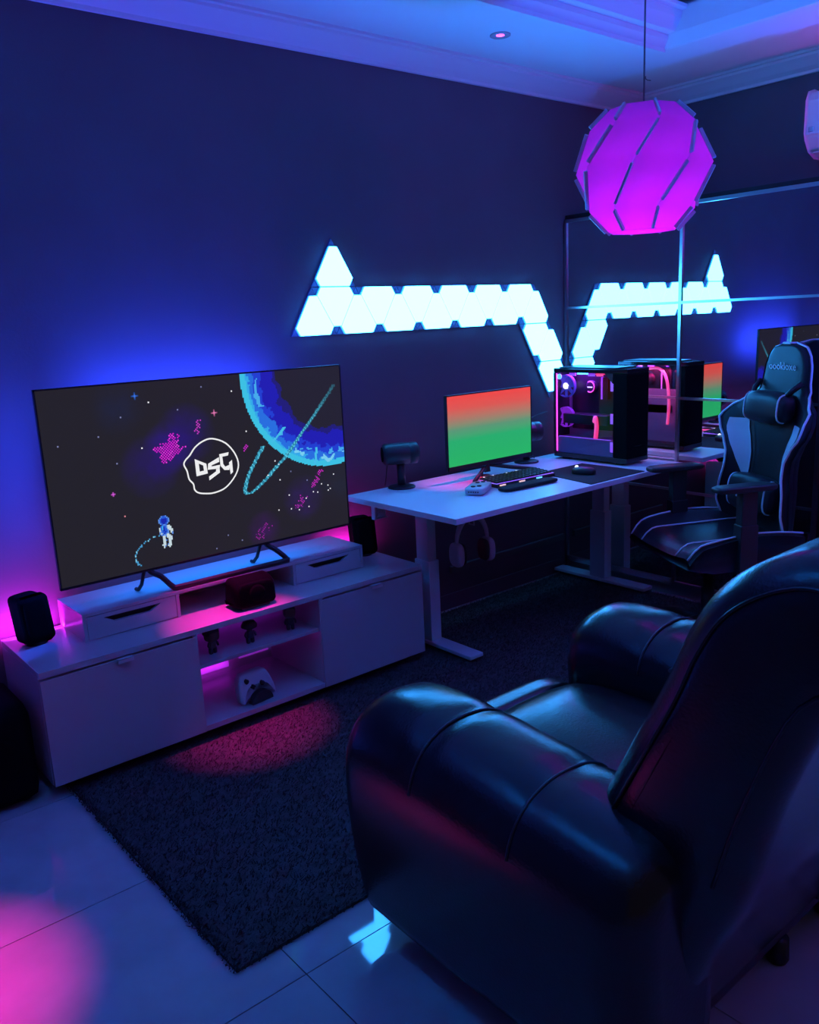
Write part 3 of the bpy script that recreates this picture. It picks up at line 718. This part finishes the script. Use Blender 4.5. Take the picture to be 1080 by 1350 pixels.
rd = thing('glowing_dial', 'small red glowing dial on the desk behind the keyboard', 'dial', (-1.645, -.335, DZ))
MB().lathe([(.03, 0), (.03, .012), (.022, .018), (.004, .019)], 20).build('body', 'black', rd, True)
MB().lathe([(.0305, .004), (.0312, .008), (.0305, .012)], 20).build('light_ring', 'ledred', rd, True)
# mouse pad and mouse
mp = MB().prism([(-1.475, -.825), (-1.075, -.825), (-1.075, -.455), (-1.40, -.455)], lambda p, a: (p[0], p[1], a), DZ, DZ+.003).build('mouse_pad', 'pad'); tag(mp, 'black cloth mouse pad at the front of the desk by the tower', 'mouse pad')
ms = thing('mouse', 'black computer mouse with a small white light on the mouse pad', 'mouse', (-1.30, -.645, DZ+.003), .3)
MB().superq((0, 0, .012), (.032, .058, .022), 2.6, 8, lambda q: (q.x, q.y, max(q.z, 0))).build('shell', 'black', ms, True)
MB().lathe([(.008, -.004), (.0085, .0), (.008, .004)], 14, Matrix.Translation((0, .035, .031)) @ Matrix.Rotation(PI/2, 4, 'Y')).build('scroll_wheel', 'ledwhite', ms, True)
# headphones under the desk
hp = thing('headphones', 'grey over-ear headphones hanging on a hook under the desk', 'headphones', (-1.87, -.47, .385), -.15); hp.scale = (1.0, 1.25, 1.2)
arc = [(.085*math.cos(a), 0, .09+.105*math.sin(a)) for a in [PI*k/16 for k in range(17)]]
MB().tube(arc, [.007+.006*math.sin(PI*k/16) for k in range(17)], 8).build('headband', 'grey', hp, True)
for s in (-1, 1):
    MB().superq((s*.085, 0, .055), (.022, .036, .046), 3, 8).build('ear_cup', 'grey', hp, True)
    MB().superq((s*.062, 0, .055), (.012, .032, .042), 3, 8).build('ear_pad', 'black', hp, True)
hh = MB().tube([(0, 0, 0), (0, 0, -.10), (0, .0, -.135), (0, -.03, -.135), (0, -.03, -.12)], .004, 8).build('headphone_hook', 'steel', smooth=True, loc=(-1.87, -.455, DZ-.025)); tag(hh, 'steel hook under the desk carrying the headphones', 'hook')

# ================================================================== PC TOWER
PX0, PX1, PY0, PY1, PH = -1.018, -.842, -.682, -.225, .468
pc = thing('computer_tower', 'black glass sided computer tower lit purple and red inside on the desk', 'computer', ((PX0+PX1)/2, (PY0+PY1)/2, DZ))
a, b = (PX1-PX0)/2, (PY1-PY0)/2
MB().box(-a, a, -b, b, .012, .034).build('bottom_panel', 'black', pc, bevel=.003)
MB().box(-a, a, -b, b, PH-.022, PH).build('top_panel', 'blackg', pc, bevel=.004)
MB().box(-a+.01, a-.01, -b+.07, b-.03, PH, PH+.006).build('top_filter', 'dark_metal', pc, bevel=.002)
MB().box(-a, a, -b, -b+.085, .034, PH-.022).build('front_panel', 'blacks', pc, bevel=.006)
MB().prism([(-b+.085, PH-.022), (-b+.135, PH-.022), (-b+.085, PH-.07)], lambda p, s: (s, p[0], p[1]), -a, a).build('front_brace', 'black', pc)
MB().box(-.028, .028, -b-.0012, -b, .09, .093).build('front_badge', 'chrome', pc)
MB().box(-a, a, b-.012, b, .034, PH-.022).build('back_panel', 'black', pc)
MB().box(.025, .030, -b+.085, b-.012, .034, PH-.15).build('motherboard_tray', 'shroud', pc)
for s in (-1, 1):
    MB().box(s*a-.004*(s > 0), s*a+.004*(s < 0), -b+.085, b-.012, .034, PH-.022).build('glass_panel', 'glass', pc)
    for sy in (-1, 1): MB().box(s*(a-.04)-.02, s*(a-.04)+.02, sy*(b-.06)-.02, sy*(b-.06)+.02, 0, .012).build('foot', 'black', pc)
mb_ = MB().box(.018, .025, -.07, .19, .15, .43).build('motherboard', 'dark_metal', pc)
MB().box(-.078, .02, -b+.086, b-.013, .035, .115).build('power_shroud', 'shroud', pc)
MB().box(-.06, .03, -.09, .19, .185, .235).build('graphics_card', 'black', pc, bevel=.004)
def fan(name, x, y, z, r, m, axis):
    T = Matrix.Translation((x, y, z)) @ Matrix.Rotation(PI/2, 4, axis)
    f = MB().lathe([(r, -.010), (r*1.06, -.010), (r*1.06, .010), (r, .010)], 24, T); f.f = f.f[:-2]
    f = f.build('fan_ring', m, pc, True)
    bl_ = MB()
    for k in range(7):
        q = T @ Matrix.Rotation(2*PI*k/7, 4, 'Z') @ Matrix.Rotation(.5, 4, 'X')
        bl_.box(r*.28, r*.95, -.016, .016, -.001, .001, q)
    bl_.build('fan_blades', m, f)
    MB().lathe([(r*.3, -.008), (r*.3, .008), (r*.1, .010)], 16, T).build('fan_hub', 'ledwhite' if name == 'a' else m, f, True)
fan('a', -.04, b-.045, .375, .055, 'fanblue', 'Y')
fan('b', -.04, b-.045, .215, .050, 'fanvio', 'Y')
MB().lathe([(.030, 0), (.032, .006), (.032, .026), (.02, .030)], 24, Matrix.Translation((.028, .06, .37)) @ Matrix.Rotation(-PI/2, 4, 'Y')).build('cooler_pump', 'black', pc, True)
MB().tube([(-.004, .06+.027*math.cos(t), .37+.027*math.sin(t)) for t in [PI*(.35+k*1.3/12) for k in range(13)]], .0032, 6).build('pump_light', 'ledred', pc, True)
MB().box(-.006, -.004, .045, .075, .366, .371).build('pump_mark', 'ledwhite', pc)
for i in range(4): MB().box(-.004, .028, -.015-i*.011, -.009-i*.011, .31, .42).build('memory_stick', 'black' if i else 'ledvio', pc)
MB().tube(smooth_loop([(-.05, -.005, .20), (-.065, -.022, .225), (-.065, -.03, .18), (-.06, -.02, .12)], 5, False), .011, 8).build('red_cable', 'ledred', pc, True)
MB().tube(smooth_loop([(.04, b-.09, .41), (.05, 0, .43), (.055, -b+.17, .38), (.055, -b+.15, .25), (.05, -b+.16, .13)], 6, False), .008, 8).build('red_tube', 'ledred', pc, True)
MB().box(-.05, -.045, .0, .012, .05, .10).build('shroud_light', 'ledred', pc)
for z in (.06, .20, .36): MB().box(-.080, -.075, -b+.088, -b+.105, z, z+.05).build('front_fan_light', 'ledvio', pc)
MB().box(-.082, -.078, b-.018, b-.013, .04, .44).build('rear_light_bar', 'ledmag', pc)
MB().box(-.082, -.079, -b+.10, b-.03, .118, .121).build('shroud_edge_light', 'ledvio', pc)
for y, m in ((.10, 'ledvio'), (-.02, 'ledvio'), (-.07, 'ledred')): MB().box(-.07, -.065, y, y+.04, .43, .447).build('top_light', m, pc)
MB().lathe([(.014, 0), (.014, .006), (.005, .008)], 16, Matrix.Translation((-.074, b-.03, .425)) @ Matrix.Rotation(-PI/2, 4, 'Y')).build('corner_light', 'ledcyan', pc, True)
area('case_glow', pc, (.35, .03, 1.0), E_PC, (-.03, .10, .44), (0, math.radians(10), 0), .10, .16)
area('case_glow', pc, (1.0, .03, .3), E_PC*.6, (.055, 0, .42), (0, 0, 0), .03, .25)
cbl = MB().tube(smooth_loop([(-1.10, -.16, DZ+.004), (-1.10, -.10, DZ+.08), (-1.06, -.10, DZ+.20), (-1.00, -.17, DZ+.24)], 6, False), .0025, 6).build('power_cable', 'cord', smooth=True); tag(cbl, 'thin grey cable curving up the wall between monitor and tower', 'cable')

# ================================================================== GAMING CHAIR
gcx, gcy = -1.127, -1.20
ch = thing('gaming_chair', 'black racing style gaming chair with pale piping beside the mirror wardrobe', 'chair', (gcx, gcy, .010), math.radians(63))
WZ = [(.46, .19), (.52, .225), (.60, .235), (.68, .225), (.76, .205), (.82, .205), (.88, .235), (.93, .275), (.975, .290), (1.02, .270), (1.06, .210), (1.095, .165), (1.14, .153), (1.20, .148), (1.25, .132), (1.28, .108), (1.295, .075), (1.302, .03)]
def bw(z):
    for (a0, b0), (a1, b1) in zip(WZ[:-1], WZ[1:]):
        if z <= a1: t = (z-a0)/(a1-a0); t = t*t*(3-2*t)*.5+t*.5; return b0+(b1-b0)*t
    return WZ[-1][1]
def byc(z): return -.245-(z-.46)*.11
def wing(z): return .115*max(0, min(1, (1.10-z)/.12))*(1 if z > .6 else max(.4, (z-.36)/.24))
def BS(u, z, off=0):            # front face of the backrest
    return Vector((u*bw(z), byc(z)+wing(z)*abs(u)**3.2+off-.03*(abs(u)**10), z))
def BB(u, z): return Vector((u*bw(z), byc(z)-.075+.06*abs(u)**4+wing(z)*.55*abs(u)**3, z))
zs = [.46+(1.302-.46)*i/46 for i in range(47)]; us = [-1+2*i/26 for i in range(27)]
mb = MB(); mb.grid(lambda z, u: BS(u, z), zs, us); mb.grid(lambda z, u: BB(-u, z), zs, us)
n1 = len(zs)*len(us); m = len(us)
for i in range(len(zs)-1):
    for j, jj in ((0, m-1), (m-1, 0)):
        q = (i*m+j, n1+i*m+jj, n1+(i+1)*m+jj, (i+1)*m+j); mb.f.append(q if j == 0 else tuple(reversed(q)))
for i in (0, len(zs)-1):
    for j in range(m-1):
        q = (i*m+j, i*m+j+1, n1+i*m+m-2-j, n1+i*m+m-1-j); mb.f.append(q if i else tuple(reversed(q)))
back = mb.build('backrest', 'pu', ch, True)
for s in (-1, 1):
    MB().tube([BS(s*.995, z, .002) for z in zs], .0055, 6).build('piping', 'piping', back, True)
    # pale wing inset
    zz = [.70+.27*i/14 for i in range(15)]
    ins = lambda z, t: BS(s*(.50+.04+(.36*math.sin(PI*min(1, max(0, (z-.68)/.42))))*t), z, .004)
    g = MB().grid(ins, zz, [i/6 for i in range(7)])
    if s < 0: g.f = [tuple(reversed(f)) for f in g.f]
    g.build('wing_inset', 'pulight', back, True)
    MB().tube([ins(z, 0) for z in zz], .003, 6).build('inset_piping', 'piping', back, True)
MB().tube([BS(u, 1.302, 0) for u in us], .0055, 6).build('piping', 'piping', back, True)
mb = MB().grid(lambda z, u: BS(u*.46, z, .014*(1-abs(u)**6)*(1-abs((z-.80)/.27)**6)), [.55+.5*i/20 for i in range(21)], [-1+2*i/12 for i in range(13)])
mb.build('centre_cushion', 'pu', back, True)
def pillow(name, zc, hw, hh, ht, y):
    return MB().superq((0, 0, 0), (hw, ht, hh), 3.2, 12, lambda q: (q.x, q.y-.04*(q.x/hw)**2*0, q.z)).build(name, 'pu', ch, True, loc=(0, y, zc), rot=(.11, 0, 0))
hd = pillow('head_pillow', 1.035, .145, .070, .05, byc(1.035)+.045)
lb = pillow('lumbar_pillow', .660, .165, .085, .05, byc(.66)+.060)
for pl, hw, hh, ht in ((hd, .145, .070, .05), (lb, .165, .085, .05)):
    for s in (-1, 1):
        pts = []
        for k in range(13):
            a = -PI*.5+PI*k/12
            e = 3.2; x = .78; yy, z_ = math.cos(a), math.sin(a); L = (x**e+abs(yy)**e+abs(z_)**e)**(1/e)
            # point on the pillow surface at a fixed lateral position
            sc = (max(1e-6, 1-x**e)/(abs(yy)**e+abs(z_)**e))**(1/e)
            pts.append((s*x*hw, yy*sc*ht+.001, z_*sc*hh))
        MB().tube(pts, .004, 6).build('pillow_piping', 'piping', pl, True)
for s in (-1, 1): MB().tube([(s*.10, byc(1.07)+.06, 1.07), (s*.125, byc(1.10)+.035, 1.11), (s*.14, byc(1.13)+.0, 1.14)], .012, 8).build('pillow_strap', 'pu', ch, True)
def lettering(txt, size, parent, loc, rot, name):
    cu = bpy.data.curves.new('lettering', 'FONT'); cu.body = txt; cu.size = size; cu.align_x = 'CENTER'; cu.align_y = 'CENTER'; cu.extrude = .0008; cu.resolution_u = 2
    tmp = bpy.data.objects.new('tmp', cu); C.objects.link(tmp)
    dg = bpy.context.evaluated_depsgraph_get(); me = bpy.data.meshes.new_from_object(tmp.evaluated_get(dg))
    bpy.data.objects.remove(tmp); me.materials.clear(); me.materials.append(M['piping'])
    o = bpy.data.objects.new(name, me); C.objects.link(o); o.parent = parent; o.location = loc; o.rotation_euler = rot; return o
lettering('oookloxe', .046, ch, (0, byc(1.20)+.006, 1.205), (PI/2+.11, 0, PI), 'headrest_lettering')
lettering('oookloxe', .026, lb, (0, .0515, -.015), (PI/2, 0, PI), 'pillow_lettering')
# seat
def seat_top(u, t):       # u across, t 0 back .. 1 front
    y = -.28+.53*t; wdt = .275-.03*max(0, t-.8)*3-.05*max(0, .25-t)
    z = .505+.075*abs(u)**3*(.35+.65*math.sin(PI*min(1, .12+t*.88)))-.012*math.sin(PI*t)*(1-u*u)-.05*max(0, (t-.86)/.14)**2
    return Vector((u*wdt, y, z-.035*abs(u)**14))
ts = [i/20 for i in range(21)]
mb = MB(); mb.grid(seat_top, us, ts); mb.grid(lambda u, t: Vector((seat_top(-u, t).x*.93, seat_top(-u, t).y*(.97 if t > .5 else 1), .40+.02*max(0, t-.8)*5)), us, ts)
n1 = len(us)*len(ts); m = len(ts)
for j in range(m-1):
    for i, ii in ((0, len(us)-1), (len(us)-1, 0)):
        q = (i*m+j, i*m+j+1, n1+ii*m+j+1, n1+ii*m+j); mb.f.append(q if i == 0 else tuple(reversed(q)))
for i in range(len(us)-1):
    for j in (0, m-1):
        q = (i*m+j, (i+1)*m+j, n1+(len(us)-2-i)*m+j, n1+(len(us)-1-i)*m+j); mb.f.append(q if j else tuple(reversed(q)))
seat = mb.build('seat', 'pu', ch, True)
for s in (-1, 1):
    MB().tube([seat_top(s*.56, t)+Vector((0, 0, .002)) for t in ts], .004, 6).build('piping', 'piping', seat, True)
    MB().tube([seat_top(s*.93, t)+Vector((0, 0, .002)) for t in ts], .0045, 6).build('piping', 'piping', seat, True)
for s in (-1, 1):
    ar = MB().superq((s*.265, .02,   .752), (.045, .135, .014), 5, 8).build('armrest', 'black', ch, True)
    MB().box(s*.265-.022, s*.265+.022, -.03, .04, .50, .742).box(min(s*.265, s*.10)-.0, max(s*.265, s*.10), -.03, .04, .385, .41).box(s*.265-.028, s*.265+.028, -.035, .045, .40, .60).build('arm_post', 'black', ar, bevel=.004)
MB().box(-.13, .13, -.16, .14, .36, .40).build('tilt_mechanism', 'dark_metal', ch, bevel=.01)
MB().lathe([(.028, .10), (.028, .25), (.022, .25), (.022, .37)], 20).build('gas_lift', 'black', ch, True)
MB().lathe([(.05, .07), (.052, .10), (.035, .13)], 20).build('hub', 'black', ch, True)
for k in range(5):
    A = 2*PI*k/5+.35; c_, s_ = math.cos(A), math.sin(A)
    lg = MB().tube([(.03*c_, .03*s_, .105), (.17*c_, .17*s_, .095), (.32*c_, .32*s_, .07)], [.026, .022, .016], 8).build('base_leg', 'black', ch, True)
    T = Matrix.Translation((.32*c_, .32*s_, .032)) @ Matrix.Rotation(A+.6, 4, 'Z') @ Matrix.Rotation(PI/2, 4, 'X')
    MB().lathe([(.02, -.026), (.031, -.022), (.031, -.006), (.018, -.005), (.018, .005), (.031, .006), (.031, .022), (.02, .026)], 18, T).build('caster', 'black', lg, True)
MB().tube([(.12, -.02, .385), (.26, -.02, .375), (.29, -.02, .37)], .006, 8).build('lever', 'dark_metal', ch, True)

# ================================================================== RECLINER
RXC, RYC = -2.865, -2.10
rc = thing('recliner', 'big black leather recliner armchair on the rug facing the television', 'armchair', (RXC, RYC, 0))
def leather_map(p, a): return None
def arm(s):
    cx = s*.395
    pr = [(-.115, .085), (.02, .08), (.120, .085), (.140, .22), (.145, .40), (.150, .50), (.135, .575), (.085, .622), (.02, .640), (-.055, .638), (-.12, .605), (-.160, .54), (-.172, .44), (-.165, .30), (-.145, .16)]
    P = [Vector((p.x, p.y)) for p in smooth_loop([(x, z, 0) for x, z in pr], 3)]
    # outer side is -x for the left arm
    def fm(p, a):
        k = (a+.34)/.85                 # 0 back .. 1 front
        zz = p.y
        drop = -.055*max(0, 1-k*1.35)**1.3 - .03*max(0, (k-.80)/.2)**2
        if zz > .3: zz += drop*(zz-.3)/.34
        bulge = 1+.05*math.sin(PI*min(1, max(0, k)))
        # soft gathers at the two cross seams
        for sm in (.33, .66):
            if zz > .42: zz -= .008*math.exp(-((k-sm)/.025)**2)*(zz-.42)/.2
        return (cx+(p.x if s < 0 else -p.x)*bulge, a, zz)
    Q = P if s < 0 else list(reversed(P))
    PP = P
    o = MB().soft(PP, -.34, .51, .085, fm, 8, 26)
    if s < 0: o.f = [tuple(reversed(f)) for f in o.f]
    o = o.build('armrest', 'leather', rc, True)
    for sm in (.33, .66):
        a = -.34+.85*sm
        seg = [fm(p, a) for p in P if p.y > .44]
        mid = sorted([fm(p, a) for p in P if p.y > .50], key=lambda q: q[0])
        MB().tube([(q[0], q[1], q[2]+.003) for q in mid], .0028, 6).build('seam', 'thread', o, True)
arm(-1); arm(1)
# backrest: side profile in (y, z), swept across x
bp = [(-.26, .085), (-.16, .10), (-.10, .30), (-.105, .46), (-.135, .58), (-.20, .72), (-.265, .86), (-.300, .955), (-.345, 1.035), (-.415, 1.095), (-.50, 1.128), (-.575, 1.115), (-.625, 1.05), (-.628, .97), (-.585, .905), (-.540, .855), (-.475, .67), (-.425, .49), (-.365, .35), (-.318, .22)]
P = [Vector((p.x, p.y)) for p in smooth_loop([(y, z, 0) for y, z in bp], 4)]
P = list(reversed(P)) if False else P
def bf(p, a):
    t = abs(a)/.43
    z = p.y; y = p.x
    if z > .55: y += .020*(1-t*t)*math.sin(PI*min(1, (z-.55)/.55))     # plump middle
    x = a*(1-.07*max(0, (z-.75)/.4))
    return (x, y, z)
bkm = MB().soft(P, -.43, .43, .075, bf, 8, 18)
bk = bkm.build('backrest', 'leather', rc, True)
for s in (-1, 1):
    e = [bf(p, s*.418) for p in P if p.y > .52]
    i0 = [i for i, p in enumerate(P) if p.y > .52]
    N = []
    pts = []
    n = len(P)
    for i in i0:
        t = (P[(i+1) % n]-P[i-1]).normalized(); q = P[i]+Vector((-t.y, t.x))*.046
        pts.append(bf(q, s*.4265))
    MB().tube(pts, .0035, 6).build('welt', 'leather', bk, True)
# head roll seam across the front
MB().tube([bf(Vector((-.262+.0, .865)), -.36+.72*k/16) for k in range(17)], .003, 6).build('seam', 'thread', bk, True)
MB().superq((0, .15, .37), (.262, .275, .105), 5, 14, lambda q: (q.x, q.y, q.z+.02*(1-(q.x/.262)**2)*(q.z > .37))).build('seat_cushion', 'leather', rc, True)
MB().superq((0, .475, .285), (.262, .055, .17), 5, 12).build('footrest', 'leather', rc, True)
MB().box(-.44, .44, -.27, .44, .055, .30).build('base', 'leather', rc, bevel=.02)
for x in (-.36, .12, .36):
    for y in (-.255, .38): MB().lathe([(.022, 0.0), (.026, .01), (.024, .06)], 14, Matrix.Translation((x, y, 0))).build('foot', 'black', rc, True)

# ================================================================== PENDANT LAMP
LC = Vector((-1.823, -1.312, 1.939)); LR = .228
pd = thing('pendant_lamp', 'round faceted pendant lamp glowing magenta with blue ribs hanging from the ceiling', 'pendant lamp', LC)
NS = 8; RG = [(.50, .200), (.80, .135), (1.0, .01), (.80, -.125), (.50, -.195)]; AZ = [0, 0, -22.5, -45, -45]
A0 = math.radians(-145.1+16)
def lv(r, k, grow=1.0):
    rr, z = RG[r]; a = A0+math.radians(AZ[r]+45*k); return Vector((rr*LR*grow*math.cos(a), rr*LR*grow*math.sin(a), z*grow))
def gore(k, t, w):
    r = min(3, int(t*4)); f = t*4-r
    return (lv(r, k)*(1-w)+lv(r, k+1)*w)*(1-f)+(lv(r+1, k)*(1-w)+lv(r+1, k+1)*w)*f
for k in range(NS):
    g = MB().grid(lambda t, w: gore(k, t, w), [i/16 for i in range(17)], [.006+.988*i/4 for i in range(5)])
    g.build('shade_panel', 'shade', pd, True)
    for r in range(4):
        a, b = lv(r, k), lv(r+1, k); d = (b-a).normalized(); L = (b-a).length; mid = (a+b)/2
        out = Vector((mid.x, mid.y, mid.z*.6)).normalized(); out = (out-d*out.dot(d)).normalized(); sd = d.cross(out)
        T = Matrix((sd, out, d)).transposed().to_4x4(); T.translation = mid+out*.006
        MB().box(-.0042, .0042, -.006, .007, -L*.42, L*.42, T).build('rib', 'slat', pd, bevel=.0015)
for k in range(NS):     # lid strips close the top
    a, b = lv(0, k), lv(0, k+1)
    f = MB(); f.v = [tuple(a), tuple(b), (b.x*.35, b.y*.35, b.z+.004), (a.x*.35, a.y*.35, a.z+.004)]; f.f = [(0, 1, 2, 3)]
    f.build('top_panel', 'shade', pd)
for k in range(NS):     # and the bottom
    a, b = lv(4, k), lv(4, k+1)
    f = MB(); f.v = [tuple(a), tuple(b), (b.x*.12, b.y*.12, b.z-.002), (a.x*.12, a.y*.12, a.z-.002)]; f.f = [(3, 2, 1, 0)]
    f.build('bottom_panel', 'shade', pd)
MB().tube([(0, 0, .10), (0, 0, TZ-LC.z)], .003, 8).build('cord', 'cord', pd, True)
MB().lathe([(.02, .02), (.022, .06), (.012, .11), (.004, .12)], 16).build('lamp_holder', 'white', pd, True)
MB().lathe([(.002, -.062), (.014, -.058), (.022, -.045), (.022, -.02), (.014, .02)], 18).build('bulb', 'ledmag', pd, True)
MB().lathe([(.05, TZ-LC.z-.03), (.05, TZ-LC.z-.004), (.02, TZ-LC.z)], 20).build('ceiling_rose', 'white', pd, True)
point('bulb_glow', pd, (.78, .012, 1.0), E_PENDANT, (0, 0, -.10), .03)

# ================================================================== AIR CONDITIONER
ac = thing('air_conditioner', 'white split air conditioner mounted high on the wall above the wardrobe', 'air conditioner', (0, -1.09, 2.15))
pf = [(0, 0.0), (.0, .285), (-.15, .29), (-.205, .275), (-.222, .24), (-.225, .10), (-.215, .075), (-.18, .03), (-.12, .005)]
P = [Vector(p) for p in reversed(pf)]
MB().soft([Vector((p.x, p.y)) for p in P], -.85, 0, .012, lambda p, a: (p.x-.002, a, p.y), 4, 2).build('body', 'ac', ac)
MB().box(-.236, -.222, -.84, -.008, .088, .10).build('front_lip', 'ac', ac, bevel=.003)
for y in (-.03, -.09): MB().box(-.232, -.220, y-.012, y+.012, .10, .125).build('catch', 'chrome', ac, bevel=.003)
MB().box(-.200, -.135, -.82, -.03, .010, .016, Matrix.Rotation(math.radians(0), 4, 'Y')).build('air_flap', 'ac', ac, bevel=.002)
